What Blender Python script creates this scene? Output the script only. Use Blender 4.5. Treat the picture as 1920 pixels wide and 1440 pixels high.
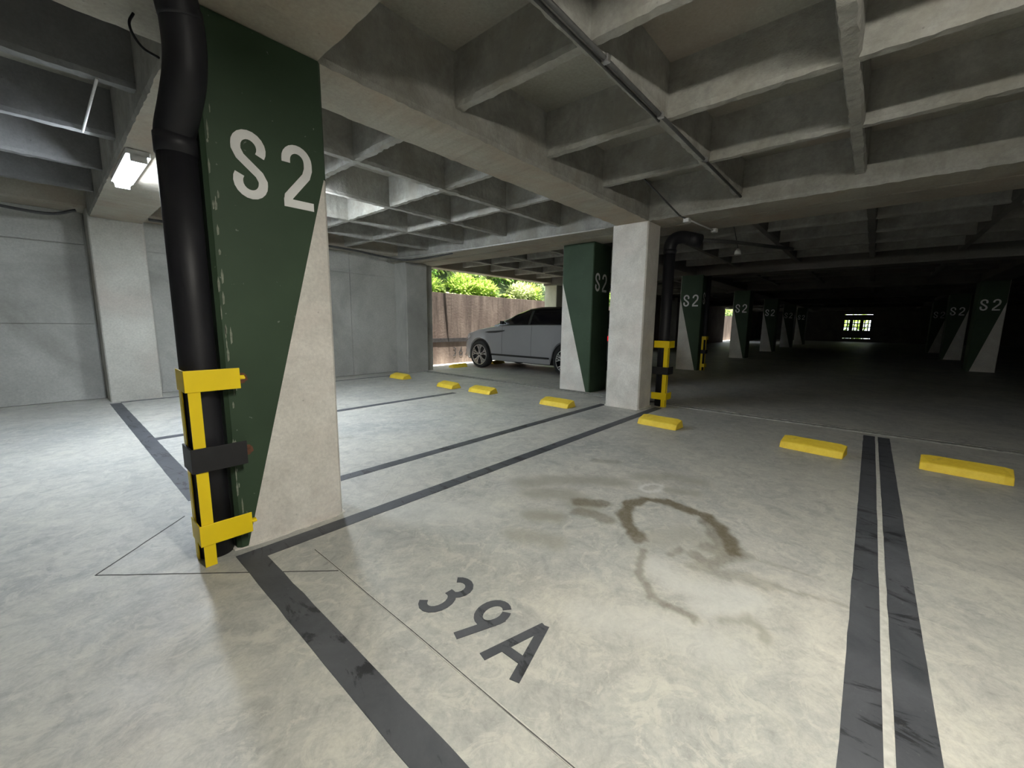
import bpy, bmesh, math, random
from mathutils import Vector, Matrix, noise
PI = math.pi
C = bpy.context.scene.collection
for o in list(bpy.data.objects): bpy.data.objects.remove(o)

# ------------------------------------------------------------------ camera, world, sun, exposure
cd = bpy.data.cameras.new('camera'); cam = bpy.data.objects.new('camera', cd); C.objects.link(cam)
yaw, pitch, roll = math.radians(41.13), math.radians(-8.406), math.radians(0.679)
fw = Vector((math.cos(yaw)*math.cos(pitch), math.sin(yaw)*math.cos(pitch), math.sin(pitch)))
rt = fw.cross(Vector((0, 0, 1))).normalized(); up = rt.cross(fw)
rt, up = math.cos(roll)*rt + math.sin(roll)*up, -math.sin(roll)*rt + math.cos(roll)*up
M = Matrix((rt, up, -fw)).transposed().to_4x4(); M.translation = Vector((0, 0, 1.3))
cam.matrix_world = M
cd.sensor_width = 36; cd.lens = 764.9/1920*36; cd.clip_start = .03; cd.clip_end = 300
bpy.context.scene.camera = cam

LAMP_POWER = 50.0
SUN_POWER = 9.0
SKY_POWER = 1.15
bpy.context.scene.view_settings.view_transform = 'Standard'
bpy.context.scene.view_settings.look = 'None'
bpy.context.scene.view_settings.exposure = 2.08
bpy.context.scene.view_settings.gamma = 1.0
bpy.context.scene.view_settings.use_curve_mapping = False
w = bpy.data.worlds.new('world'); bpy.context.scene.world = w; w.use_nodes = True
bg = w.node_tree.nodes['Background']; bg.inputs[0].default_value = (.80, .90, 1, 1); bg.inputs[1].default_value = SKY_POWER
sl = bpy.data.lights.new('sun', 'SUN'); sl.energy = SUN_POWER; sl.angle = math.radians(.6); sl.color = (1, .96, .88)
so = bpy.data.objects.new('sun', sl); C.objects.link(so)
so.rotation_euler = Vector((.10, .10, -1)).to_track_quat('-Z', 'Y').to_euler()

# ------------------------------------------------------------------ materials
def newmat(name):
    m = bpy.data.materials.new(name); m.use_nodes = True
    nt = m.node_tree; b = nt.nodes['Principled BSDF']
    return m, nt, b
def nz(nt, co, scale, detail=4, rough=.55, dist=0.0, stretch=None):
    n = nt.nodes.new('ShaderNodeTexNoise'); n.inputs['Scale'].default_value = scale
    n.inputs['Detail'].default_value = detail; n.inputs['Roughness'].default_value = rough
    n.inputs['Distortion'].default_value = dist
    if stretch:
        mp = nt.nodes.new('ShaderNodeMapping'); mp.inputs['Scale'].default_value = stretch
        nt.links.new(co, mp.inputs[0]); co = mp.outputs[0]
    nt.links.new(co, n.inputs['Vector']); return n.outputs[0]
def ramp(nt, fac, stops):
    r = nt.nodes.new('ShaderNodeValToRGB'); e = r.color_ramp.elements
    e[0].position, e[0].color = stops[0][0], (*stops[0][1], 1) if len(stops[0][1]) == 3 else stops[0][1]
    e[1].position, e[1].color = stops[-1][0], (*stops[-1][1], 1)
    for p, c in stops[1:-1]:
        q = e.new(p); q.color = (*c, 1)
    nt.links.new(fac, r.inputs[0]); return r.outputs[0]
def mixc(nt, fac, a, b, mode='MIX'):
    m = nt.nodes.new('ShaderNodeMix'); m.data_type = 'RGBA'; m.blend_type = mode
    for s, v in ((m.inputs[0], fac), (m.inputs[6], a), (m.inputs[7], b)):
        if hasattr(v, 'links') or isinstance(v, bpy.types.NodeSocket): nt.links.new(v, s)
        elif isinstance(v, (int, float)): s.default_value = v
        else: s.default_value = (*v, 1)
    return m.outputs[2]
def bump(nt, b, h, strength=.3, dist=.01):
    n = nt.nodes.new('ShaderNodeBump'); n.inputs['Strength'].default_value = strength; n.inputs['Distance'].default_value = dist
    nt.links.new(h, n.inputs['Height']); nt.links.new(n.outputs[0], b.inputs['Normal'])
def coord(nt):
    return nt.nodes.new('ShaderNodeTexCoord').outputs['Object']

def concrete(name, c0, c1, stain=None, stain_amt=.5, scale=1.6, rough=.85, bstr=.5, stretch=None, pits=True, grain=40):
    m, nt, b = newmat(name); co = coord(nt)
    base = ramp(nt, nz(nt, co, scale, 6, .62, .3, stretch), [(.32, c0), (.68, c1)])
    g = ramp(nt, nz(nt, co, grain, 5, .7), [(.3, (.80,)*3), (.7, (1.1,)*3)])
    col = mixc(nt, .8, base, g, 'MULTIPLY')
    if stain:
        f = ramp(nt, nz(nt, co, scale*.6, 4, .6, .8), [(.45, (0,)*3), (.7, (stain_amt,)*3)])
        col = mixc(nt, f, col, stain)
    if pits:
        v = nt.nodes.new('ShaderNodeTexVoronoi'); v.inputs['Scale'].default_value = 9
        nt.links.new(co, v.inputs['Vector'])
        pf = ramp(nt, v.outputs['Distance'], [(.02, (.45,)*3), (.07, (1,)*3)])
        col = mixc(nt, .6, col, pf, 'MULTIPLY')
    nt.links.new(col, b.inputs['Base Color']); b.inputs['Roughness'].default_value = rough
    bump(nt, b, nz(nt, co, 14, 8, .7), bstr, .012)
    return m
def plain(name, c, rough=.5, metal=0.0, var=.12, scale=8, bstr=0.0, spec=.5):
    m, nt, b = newmat(name); co = coord(nt)
    lo = tuple(v*(1-var) for v in c); hi = tuple(min(1, v*(1+var)) for v in c)
    nt.links.new(ramp(nt, nz(nt, co, scale, 5), [(.3, lo), (.7, hi)]), b.inputs['Base Color'])
    b.inputs['Roughness'].default_value = rough; b.inputs['Metallic'].default_value = metal
    b.inputs['Specular IOR Level'].default_value = spec
    if bstr: bump(nt, b, nz(nt, co, scale*4, 5), bstr, .004)
    return m
def emit(name, c, s):
    m, nt, b = newmat(name)
    b.inputs['Base Color'].default_value = (*c, 1); b.inputs['Emission Color'].default_value = (*c, 1)
    b.inputs['Emission Strength'].default_value = s
    return m

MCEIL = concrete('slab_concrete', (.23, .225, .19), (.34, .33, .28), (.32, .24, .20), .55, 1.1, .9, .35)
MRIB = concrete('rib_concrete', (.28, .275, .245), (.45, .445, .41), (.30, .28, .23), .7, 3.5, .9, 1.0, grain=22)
MBEAM = concrete('beam_concrete', (.33, .305, .25), (.44, .42, .35), (.36, .26, .18), .55, 1.6, .85, .4)
MCOL = concrete('column_concrete', (.64, .62, .57), (.84, .82, .765), (.70, .61, .56), .45, 3.0, .85, .5, grain=60)
MWALL = concrete('wall_concrete', (.42, .42, .385), (.56, .56, .52), (.20, .195, .17), .6, .9, .85, .3, (1, 1, .6))
MAISLE = concrete('shaded_rib_concrete', (.15, .152, .15), (.23, .232, .225), (.12, .12, .115), .5, 1.6, .8, .4)  # rib concrete over the aisle, its shade put into a darker colour
MRET = concrete('stained_wall_concrete', (.06, .042, .034), (.25, .195, .16), (.12, .085, .07), .8, 2.2, .9, .5, (1.6, 1, .18))
MOUT = concrete('shaded_block_concrete', (.11, .11, .10), (.17, .165, .15), (.14, .11, .095), .5, 1.4, .9, .4)  # same concrete, with the dimness of the unlit block put into its colour

def green_paint():
    m, nt, b = newmat('green_paint'); co = coord(nt)
    base = ramp(nt, nz(nt, co, 1.6, 4), [(.35, (.034, .062, .034)), (.65, (.045, .080, .045))])
    sp = ramp(nt, nz(nt, co, 38, 2, .4), [(.76, (0,)*3), (.79, (.6,)*3)])
    col = mixc(nt, sp, base, (.25, .27, .23))
    nt.links.new(col, b.inputs['Base Color']); b.inputs['Roughness'].default_value = .62
    b.inputs['Specular IOR Level'].default_value = .35
    bump(nt, b, nz(nt, co, 20, 6), .15, .006); return m
MGREEN = green_paint()
MCHIP = plain('chipped_edge', (.22, .24, .19), .85, 0, .3, 60)
MLETTER = plain('white_letter_paint', (.92, .92, .91), .6, 0, .08, 6)
MBLACK = plain('black_pipe_plastic', (.014, .014, .018), .52, 0, .3, 5, 0, .45)
MYEL = plain('yellow_enamel', (.96, .71, .006), .45, 0, .05, 4)
MBLK = plain('black_enamel', (.012, .012, .014), .6, 0, .2, 20, .2)
MSTEEL = plain('galvanised_metal', (.55, .55, .55), .35, .9, .15, 30)
MWHITE = plain('white_conduit', (.62, .62, .60), .5, 0, .1, 20)
MDARKCON = plain('dark_conduit', (.07, .07, .068), .6, 0, .2, 20)
MRUST = plain('rust_stain', (.13, .055, .03), .9, 0, .4, 30)

def stop_paint():
    m, nt, b = newmat('worn_yellow_paint'); co = coord(nt)
    base = ramp(nt, nz(nt, co, 9, 6, .7), [(.3, (.80, .56, .035)), (.7, (.96, .73, .07))])
    wv = ramp(nt, nz(nt, co, 5, 5, .7, 1.2), [(.60, (0,)*3), (.72, (.45,)*3)])
    col = mixc(nt, wv, base, (.36, .27, .09))
    nt.links.new(col, b.inputs['Base Color']); b.inputs['Roughness'].default_value = .6
    bump(nt, b, nz(nt, co, 60, 6), .4, .006); return m
MSTOP = stop_paint()

def line_paint():
    m, nt, b = newmat('dark_line_paint'); co = coord(nt)
    base = ramp(nt, nz(nt, co, 2.2, 6, .7, .6), [(.3, (.045, .05, .058)), (.7, (.095, .10, .112))])
    st = ramp(nt, nz(nt, co, 2.6, 7, .68, 2.2, (1.7, .55, 1)), [(.56, (0,)*3), (.61, (.85,)*3)])
    col = mixc(nt, st, base, (.016, .017, .02))
    wr = ramp(nt, nz(nt, co, 26, 6, .75), [(.62, (0,)*3), (.75, (.5,)*3)])
    col = mixc(nt, wr, col, (.20, .20, .19))
    nt.links.new(col, b.inputs['Base Color']); b.inputs['Roughness'].default_value = .55
    bump(nt, b, nz(nt, co, 18, 6), .25, .006); return m
MLINE = line_paint()

def floor_mat():
    m, nt, b = newmat('floor_concrete'); co = coord(nt)
    big = ramp(nt, nz(nt, co, .8, 6, .6, .7), [(.30, (.37, .38, .365)), (.50, (.45, .45, .42)), (.72, (.55, .54, .49))])
    mott = ramp(nt, nz(nt, co, 5.5, 7, .68, 1.3), [(.28, (.70, .70, .71)), (.50, (.98,)*3), (.72, (1.20, 1.18, 1.13))])
    col = mixc(nt, .85, big, mott, 'MULTIPLY')
    fine = ramp(nt, nz(nt, co, 70, 4, .7), [(.3, (.90,)*3), (.7, (1.06,)*3)])
    col = mixc(nt, .8, col, fine, 'MULTIPLY')
    m2 = ramp(nt, nz(nt, co, 15, 7, .72, 2.2), [(.34, (.84,)*3), (.5, (1,)*3), (.66, (1.10, 1.10, 1.08))])
    col = mixc(nt, .75, col, m2, 'MULTIPLY')
    cr = ramp(nt, nz(nt, co, 7, 7, .74, 1.2), [(.54, (0,)*3), (.60, (.5,)*3)])
    col = mixc(nt, cr, col, (.57, .56, .50))
    sw = ramp(nt, nz(nt, co, 1.5, 7, .7, 3.5), [(.47, (1,)*3), (.50, (.86,)*3), (.53, (1,)*3)])
    col = mixc(nt, .45, col, sw, 'MULTIPLY')
    at = nt.nodes.new('ShaderNodeAttribute'); at.attribute_name = 'stain'
    sp = nt.nodes.new('ShaderNodeSeparateColor'); nt.links.new(at.outputs['Color'], sp.inputs[0])
    brk = nz(nt, co, 22, 7, .75, .8)
    def mask(ch, gain):
        ma = nt.nodes.new('ShaderNodeMath'); ma.operation = 'MULTIPLY_ADD'
        nt.links.new(sp.outputs[ch], ma.inputs[0]); ma.inputs[1].default_value = gain
        mb = nt.nodes.new('ShaderNodeMath'); mb.operation = 'MULTIPLY'; mb.use_clamp = True
        mc = nt.nodes.new('ShaderNodeMath'); mc.operation = 'MULTIPLY'; nt.links.new(brk, mc.inputs[0]); nt.links.new(sp.outputs[ch], mc.inputs[1])
        nt.links.new(mc.outputs[0], ma.inputs[2]); nt.links.new(ma.outputs[0], mb.inputs[0]); mb.inputs[1].default_value = 1.0
        return mb.outputs[0]
    col = mixc(nt, mask(2, .35), col, (.60, .60, .575))
    col = mixc(nt, mask(1, .95), col, (.29, .28, .235))
    col = mixc(nt, mask(0, .40), col, (.135, .115, .075))
    nt.links.new(col, b.inputs['Base Color'])
    rr = ramp(nt, nz(nt, co, 3, 5), [(.3, (.42,)*3), (.7, (.62,)*3)])
    nt.links.new(rr, b.inputs['Roughness'])
    bump(nt, b, nz(nt, co, 9, 8, .7, .4), .18, .008); return m
MFLOOR = floor_mat()
MFAR = None

# ------------------------------------------------------------------ mesh helpers
def tag(o, label=None, cat=None, group=None, kind=None):
    if label: o['label'] = label
    if cat: o['category'] = cat
    if group: o['group'] = group
    if kind: o['kind'] = kind
    return o
def empty(name, loc=(0, 0, 0), rz=0.0, **k):
    o = bpy.data.objects.new(name, None); o.empty_display_size = .1; C.objects.link(o)
    o.location = loc; o.rotation_euler = (0, 0, rz); return tag(o, **k)
class MB:
    def __init__(s): s.v = []; s.f = []
    def add(s, vs, fs):
        n = len(s.v); s.v += [tuple(v) for v in vs]; s.f += [tuple(i+n for i in f) for f in fs]; return s
    def box(s, x0, x1, y0, y1, z0, z1, ch=0.0):
        if ch <= 0:
            return s.add([(x, y, z) for z in (z0, z1) for x, y in ((x0, y0), (x1, y0), (x1, y1), (x0, y1))],
                         [(3, 2, 1, 0), (4, 5, 6, 7), (0, 1, 5, 4), (1, 2, 6, 5), (2, 3, 7, 6), (3, 0, 4, 7)])
        p = [(x0+ch, y0), (x1-ch, y0), (x1, y0+ch), (x1, y1-ch), (x1-ch, y1), (x0+ch, y1), (x0, y1-ch), (x0, y0+ch)]
        return s.prism(p, z0, z1)
    def prism(s, p, z0, z1):
        n = len(p)
        return s.add([(x, y, z0) for x, y in p] + [(x, y, z1) for x, y in p],
                     [tuple(range(n-1, -1, -1)), tuple(range(n, 2*n))] + [(i, (i+1) % n, (i+1) % n+n, i+n) for i in range(n)])
    def tube(s, path, r, seg=14, caps=True):
        path = [Vector(p) for p in path]; rs = r if isinstance(r, (list, tuple)) else [r]*len(path)
        T = [(path[min(i+1, len(path)-1)]-path[max(i-1, 0)]).normalized() for i in range(len(path))]
        a = Vector((0, 0, 1)) if abs(T[0].z) < .9 else Vector((1, 0, 0)); nrm = T[0].cross(a).normalized()
        vs = []
        for i, p in enumerate(path):
            nrm = (nrm - T[i]*nrm.dot(T[i])).normalized(); bn = T[i].cross(nrm)
            for k in range(seg):
                t = 2*PI*k/seg; vs.append(p + (nrm*math.cos(t)+bn*math.sin(t))*rs[i])
        fs = [(i*seg+k, i*seg+(k+1) % seg, (i+1)*seg+(k+1) % seg, (i+1)*seg+k) for i in range(len(path)-1) for k in range(seg)]
        if caps: fs += [tuple(range(seg-1, -1, -1)), tuple(range((len(path)-1)*seg, len(path)*seg))]
        return s.add(vs, fs)
    def lathe(s, prof, seg=32, T=None):   # prof (radius, axial) about the x axis
        T = T or (lambda v: v); n = len(prof)
        vs = [T(Vector((h, r*math.cos(2*PI*k/seg), r*math.sin(2*PI*k/seg)))) for k in range(seg) for r, h in prof]
        fs = [(k*n+i, k*n+i+1, ((k+1) % seg)*n+i+1, ((k+1) % seg)*n+i) for k in range(seg) for i in range(n-1)]
        return s.add(vs, fs)
    def build(s, name, mat, parent=None, smooth=False, **k):
        me = bpy.data.meshes.new(name); me.from_pydata(s.v, [], s.f); me.update()
        bm = bmesh.new(); bm.from_mesh(me); bmesh.ops.recalc_face_normals(bm, faces=bm.faces); bm.to_mesh(me); bm.free()
        me.materials.append(mat)
        if smooth:
            for p in me.polygons: p.use_smooth = True
        o = bpy.data.objects.new(name, me); C.objects.link(o)
        if parent: o.parent = parent
        return tag(o, **k)
def smooth_angle(o, a=35):
    for p in o.data.polygons: p.use_smooth = True
    try: o.data.set_sharp_from_angle(angle=math.radians(a))
    except Exception: pass
def bevel(o, w, seg=2):
    m = o.modifiers.new('bevel', 'BEVEL'); m.width = w; m.segments = seg; m.limit_method = 'ANGLE'; return o
def arc(cx, cy, rx, ry, a0, a1, n=8):
    return [(cx+rx*math.cos(math.radians(a0+(a1-a0)*i/n)), cy+ry*math.sin(math.radians(a0+(a1-a0)*i/n))) for i in range(n+1)]
def ribbon(mb, pts, wd, plane, th=.002):   # stroke of constant width in a 2D plane -> thin solid
    P = [Vector(p) for p in pts]; L = []; R = []
    for i, p in enumerate(P):
        d0 = (p-P[i-1]).normalized() if i else (P[1]-p).normalized()
        d1 = (P[i+1]-p).normalized() if i < len(P)-1 else d0
        t = (d0+d1).normalized(); n = Vector((-t.y, t.x)); k = wd/2/max(.45, t.dot(d1))
        L.append(p+n*k); R.append(p-n*k)
    n = len(P); vs = [plane(q.x, q.y, h) for h in (0, th) for q in L+R]
    fs = []
    for i in range(n-1):
        fs += [(2*n+i, 2*n+i+1, 3*n+i+1, 3*n+i), (i, i+1, 2*n+i+1, 2*n+i), (n+i, n+i+1, 3*n+i+1, 3*n+i)]
    fs += [(0, n, 3*n, 2*n), (n-1, 2*n-1, 4*n-1, 3*n-1)]
    mb.add(vs, fs)
# glyph strokes in a box of width w, height h (origin lower left)
def glyph(ch, w, h, t):
    a = t/2; x0, x1 = a, w-a; r = (x1-x0)/2; cx = w/2; y1 = h-a; y0 = a
    if ch == 'S':
        ry = r*1.05
        return [arc(cx, y1-ry, r, ry, -32, 180, 12) + [(x0, h*.70), (x0+.10*w, h*.60), (x1-.10*w, h*.385), (x1, h*.29)] + arc(cx, y0+ry, r, ry, 0, -212, 12)]
    if ch == '2':
        ry = r*1.05
        return [[(x0, h*.70)] + arc(cx, y1-ry, r, ry, 180, 0, 12) + [(x1, h*.66), (x1-.08*w, h*.54), (x0+.03*w, h*.17), (x0, y0+.2*a)], [(0, y0), (w, y0)]]
    if ch == 'E3':
        return [arc(cx, y1-h*.20, r, h*.20, 118, -80, 10), arc(cx, y0+h*.25, r, h*.25, 80, -118, 12)]
    if ch == '3':
        rb = (h*.54-a)/2
        return [arc(cx, y1-h*.20, r, h*.20, 142, -78, 10), arc(cx, y0+h*.25, r, h*.25, 98, -142, 12)]
    if ch == '9':
        return [arc(cx, y1-h*.25, r, h*.25, 52, 330, 18), arc(cx, y1-h*.25, r, h*.25, 36, -12, 6), [(x1+a*.2, h*.70), (x1-.02*w, h*.60), (x0+.22*w, 0)]]
    if ch == '6':
        return [arc(cx, y0+h*.24, r, h*.24, 0, 360, 18), [(x1-.12*w, h), (x0+.04*w, h*.42)]]
    if ch == 'A':
        return [[(a*.7, 0), (cx-.0*w, h)], [(w-a*.7, 0), (cx+.0*w, h)], [(w*.24, h*.30), (w*.76, h*.30)]]
    return []
def lettering(text, w, gap, h, t, plane, mat, parent, th=.002):
    x = 0
    for c in text:
        mb = MB()
        for k, st in enumerate(glyph(c, w, h, t)):
            ribbon(mb, st, t, lambda u, v, d, x=x, k=k: plane(u+x, v, d + k*.0003), th)
        mb.build('letter' if c in 'SA' else 'numeral', mat, parent)
        x += w+gap

# ------------------------------------------------------------------ floor
STROKES = [
('R',0.045,1.00,((2.32,1.01),(2.53,1.16),(2.71,1.21),(2.87,1.16),(2.94,1.02),(2.90,0.87),(2.90,0.75),(2.78,0.61),(2.66,0.54),(2.52,0.47),)),
('R',0.050,0.90,((2.33,0.99),(2.28,0.94),)),
('R',0.035,0.55,((2.82,0.72),(2.62,0.59),(2.44,0.48),(2.28,0.54),(2.33,0.64),)),
('R',0.050,0.40,((2.46,0.59),(2.45,0.47),(2.52,0.43),)),
('R',0.020,0.60,((2.19,0.88),(2.04,0.84),(1.92,0.77),(1.82,0.68),(1.81,0.58),(1.79,0.46),)),
('R',0.025,0.60,((1.80,0.55),(1.80,0.48),)),
('R',0.045,0.38,((2.22,0.60),(2.24,0.47),(2.29,0.36),(2.30,0.24),)),
('R',0.012,0.50,((2.31,0.24),(2.33,0.13),(2.38,-0.05),)),
('R',0.012,0.30,((2.53,0.35),(2.55,0.20),(2.54,0.06),)),
('R',0.020,0.50,((2.23,0.75),(2.34,0.71),)),
('R',0.058,0.80,((2.50,1.49),(2.58,1.36),)),
('R',0.052,0.60,((2.35,1.42),(2.38,1.32),(2.38,1.21),)),
('R',0.055,0.40,((3.40,1.87),(3.50,1.72),)),
('R',0.050,0.30,((2.10,4.39),(2.17,4.33),)),
('G',0.120,0.50,((2.49,2.04),(2.72,1.88),(2.90,1.69),(3.04,1.46),)),
('G',0.120,0.50,((2.38,1.85),(2.55,1.66),(2.46,1.42),)),
('G',0.090,0.60,((2.10,1.62),(2.17,1.49),)),
('G',0.090,0.45,((1.81,1.54),(1.89,1.40),(1.91,1.31),)),
('G',0.090,0.40,((3.27,1.38),(3.49,1.18),(3.50,0.96),)),
('G',0.070,0.40,((3.17,1.07),(3.23,0.92),)),
('G',0.070,0.30,((4.10,0.82),(4.28,0.59),)),
('G',0.120,0.30,((2.36,0.87),(2.56,0.74),(2.50,0.63),)),
('G',0.030,0.50,((1.86,0.37),(1.96,0.29),(1.93,0.22),(1.87,0.20),)),
('B',0.100,0.70,((2.08,0.76),(2.00,0.64),(2.02,0.49),(2.12,0.32),(1.92,0.44),)),
('B',0.120,0.50,((1.50,0.84),(1.65,0.53),(1.68,0.33),)),
('B',.022,1.3,((3.180,1.137),(3.123,1.134),(3.065,1.158),(3.025,1.200),(3.019,1.246),(3.049,1.278),(3.106,1.284),(3.166,1.260),(3.208,1.215),(3.212,1.168),(3.180,1.137))),
('B',0.200,0.35,((1.53,2.30),(1.88,1.92),)),
]
def lines(a, b, step): n = max(1, round((b-a)/step)); return [a+(b-a)*i/n for i in range(n)]
gx = lines(-9, .6, .8)+lines(.6, 3.8, .022)+lines(3.8, 7, .2)+lines(7, 52, 2.5)+[52]
gy = lines(-13, -.2, .8)+lines(-.2, 2.2, .022)+lines(2.2, 5, .07)+lines(5, 10.3, .4)+[10.3]
def stain_at(x, y):
    out = [0, 0, 0]
    if not (.3 < x < 4.2 and -.4 < y < 5): return out
    q = Vector((x*9, y*9, 0)); dx = (noise.noise(q)+.5*noise.noise(q*2.7))*.028; dy = (noise.noise(q+Vector((31, 7, 0)))+.5*noise.noise(q*2.7+Vector((5, 5, 0))))*.028
    x += dx; y += dy
    for c, r, s, pts in STROKES:
        if not (min(p[0] for p in pts)-2*r < x < max(p[0] for p in pts)+2*r and min(p[1] for p in pts)-2*r < y < max(p[1] for p in pts)+2*r): continue
        best = 9
        for (ax, ay), (bx, by) in zip(pts, pts[1:]):
            vx, vy = bx-ax, by-ay; L = vx*vx+vy*vy or 1e-9
            t = max(0, min(1, ((x-ax)*vx+(y-ay)*vy)/L)); best = min(best, math.hypot(x-ax-t*vx, y-ay-t*vy))
        k = max(0, min(1, (1.45-best/r)/(.7 if c == 'R' else 1.2))); k = k*k*(3-2*k)*s
        i = 'RGB'.index(c); out[i] = max(out[i], k)
    return out
nx, ny = len(gx), len(gy)
me = bpy.data.meshes.new('floor')
me.from_pydata([(x, y, 0) for x in gx for y in gy], [], [(i*ny+j, (i+1)*ny+j, (i+1)*ny+j+1, i*ny+j+1) for i in range(nx-1) for j in range(ny-1)])
ca = me.color_attributes.new('stain', 'FLOAT_COLOR', 'POINT')
buf = []
for x in gx:
    for y in gy: buf += stain_at(x, y)+[1]
ca.data.foreach_set('color', buf); me.materials.append(MFLOOR); me.update()
floor = bpy.data.objects.new('floor', me); C.objects.link(floor); tag(floor, kind='structure')

# saw cuts, joints: thin fillers laid in the floor
MJOINT = plain('pale_joint_filler', (.50, .50, .46), .8, 0, .15, 30)
MCUT = plain('dark_saw_cut', (.09, .09, .085), .9, 0, .3, 30)
MROUGHJ = plain('rough_joint_mortar', (.30, .30, .275), .9, 0, .35, 14, .5)
flat = lambda u, v, d: (u, v, d)
def wavy(a, b, n, amp, seed=0):
    a, b = Vector(a), Vector(b); t = (b-a).normalized(); pn = Vector((-t.y, t.x)); out = []
    for i in range(n+1):
        p = a.lerp(b, i/n); k = noise.noise(Vector((i*.7+seed, seed*3.1, 0)))*amp; out.append(p+pn*k)
    return out
def strip(name, pts, wd, mat, th, parent=floor):
    mb = MB(); ribbon(mb, pts, wd, flat, th); return mb.build(name, mat, parent)
strip('floor_joint', wavy((.905, 2.28), (.905, -9), 60, .003), .010, MJOINT, .0025)
strip('floor_joint', wavy((.905, 2.28), (.905, -9), 60, .003, 5), .004, MCUT, .0032)
strip('floor_joint', wavy((-8, -.182), (6.5, -.170), 60, .003), .024, MJOINT, .004)
D = [(.05, 2.86), (.905, 1.98), (1.86, 2.9), (1.0, 3.8)]
strip('saw_cut', wavy(D[0], D[1], 16, .003), .005, MCUT, .002)
strip('saw_cut', wavy(D[0], (.5, 3.33), 10, .003, 2), .006, MCUT, .002)
strip('saw_cut', wavy(D[1], D[2], 16, .003, 3), .005, MJOINT, .002)
# structural joint between the two blocks
strip('expansion_joint', wavy((6.66, -12.9), (6.66, 9.0), 160, .02), .060, MROUGHJ, .012)
strip('expansion_joint', wavy((6.70, -12.9), (6.70, 9.0), 160, .02), .018, MCUT, .014)
strip('expansion_joint', wavy((6.76, -12.9), (6.76, 9.0), 200, .03, 7), .040, MROUGHJ, .016)

# ------------------------------------------------------------------ painted bay lines and numbers
def line(x0, y0, x1, y1, wd, label, seed=0, th=.0022):
    n = int(math.hypot(x1-x0, y1-y0)/.12); mb = MB()
    a, b = Vector((x0, y0)), Vector((x1, y1)); t = (b-a).normalized(); pn = Vector((-t.y, t.x)); vs = []
    for i in range(n+1):
        p = a.lerp(b, i/n)
        for s in (-1, 1):
            vs.append(p+pn*(s*wd/2+noise.noise(Vector((i*.9, s*3+seed, 0)))*.004))
    v3 = [(p.x, p.y, 0.0) for p in vs]+[(p.x, p.y, th) for p in vs]; m = len(vs)
    fs = []
    for i in range(n):
        a0 = 2*i; fs += [(m+a0, m+a0+1, m+a0+3, m+a0+2), (a0, a0+2, m+a0+2, m+a0), (a0+1, a0+3, m+a0+3, m+a0+1)]
    fs += [(0, 1, m+1, m), (m-2, m-1, 2*m-1, 2*m-2)]
    mb.add(v3, fs)
    return mb.build('parking_line', MLINE, None, label=label, cat='floor marking')
line(.70, 2.47, 6.35, 2.44, .115, 'dark painted bay line running from the green S2 column to the plain column')
line(1.24, 3.22, 6.0, 3.22, .11, 'dark bay line just behind the column row, beside the one from the S2 column', 1)
line(.7, 5.80, 5.0, 5.80, .12, 'dark bay line in the back bays, leading between the two middle yellow stops', 2)
line(.70, 8.80, 5.9, 8.80, .07, 'thin dark line along the foot of the back concrete wall', 3)
line(.635, 8.75, .635, 3.6, .13, 'dark aisle line from the wall pilaster to the yellow pipe guard', 4)
line(.64, 2.53, .64, -9, .12, 'wide dark aisle line running from the S2 column to the bottom edge', 5)
line(.7, -.114, 6.50, -.106, .112, 'left of the twin dark bay lines near the right side', 6)
line(.7, -.247, 6.50, -.235, .106, 'right of the twin dark bay lines near the right side', 7)
bay = empty('bay_number', (1.01, 1.50, 0), label='dark stencilled bay number 39A painted on the floor', cat='floor marking')
def floor_glyph(ch, y, wd):
    mb = MB()
    for k, st in enumerate(glyph(ch, wd, .30, .040)):
        ribbon(mb, st, .040, lambda u, v, d, k=k: (v, y-1.50-u, d+k*.0004), .0022)
    mb.build('letter' if ch == 'A' else 'numeral', MLINE, bay)
floor_glyph('3', 1.495, .155); floor_glyph('9', 1.235, .15); floor_glyph('A', 1.035, .195)

# ------------------------------------------------------------------ ceiling: slab, waffle ribs, beams
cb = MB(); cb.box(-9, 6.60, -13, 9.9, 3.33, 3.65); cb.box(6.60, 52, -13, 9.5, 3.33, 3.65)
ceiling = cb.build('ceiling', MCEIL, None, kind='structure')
def bar(name, axis, a0, a1, c, wd, z0, z1, mat, parent=ceiling, jit=.010, step=.05, seed=0, draft=.0, soffit=None):
    n = max(1, int(abs(a1-a0)/step)); vs = []; prof = []
    for i in range(n+1):
        a = a0+(a1-a0)*i/n; nn = lambda k, f=3.1: .45*noise.noise(Vector((a*f*1.2, c*2+k*5.3+seed, k)))+.6*noise.noise(Vector((a*f*11, c*3+k*1.3+seed, k+4)))+.5*noise.noise(Vector((a*f*5.3, c*2+k*3.3+seed, k+9)))
        ring = [(-wd/2-draft, z1), (-wd/2+jit*.6*nn(1), z0+.035), (-wd/2+.012+jit*nn(2), z0+jit*.9*nn(3, 5)), (wd/2-.012+jit*nn(4), z0+jit*.9*nn(5, 5)), (wd/2+jit*.6*nn(6), z0+.035), (wd/2+draft, z1)]
        for u, z in ring: vs.append((a, c+u, z) if axis == 'x' else (c+u, a, z))
    fs = [(i*6+k, i*6+k+1, (i+1)*6+k+1, (i+1)*6+k) for i in range(n) for k in range(5)]
    fs += [(0, 1, 2, 3, 4, 5), tuple(n*6+k for k in range(6))]
    o = MB().add(vs, fs).build(name, mat, parent)
    if soffit:
        o.data.materials.append(soffit)
        for p in o.data.polygons:
            if abs(p.normal.z) > .6: p.material_index = 1
    return o
ZR, ZB = 2.93, 2.80
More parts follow.
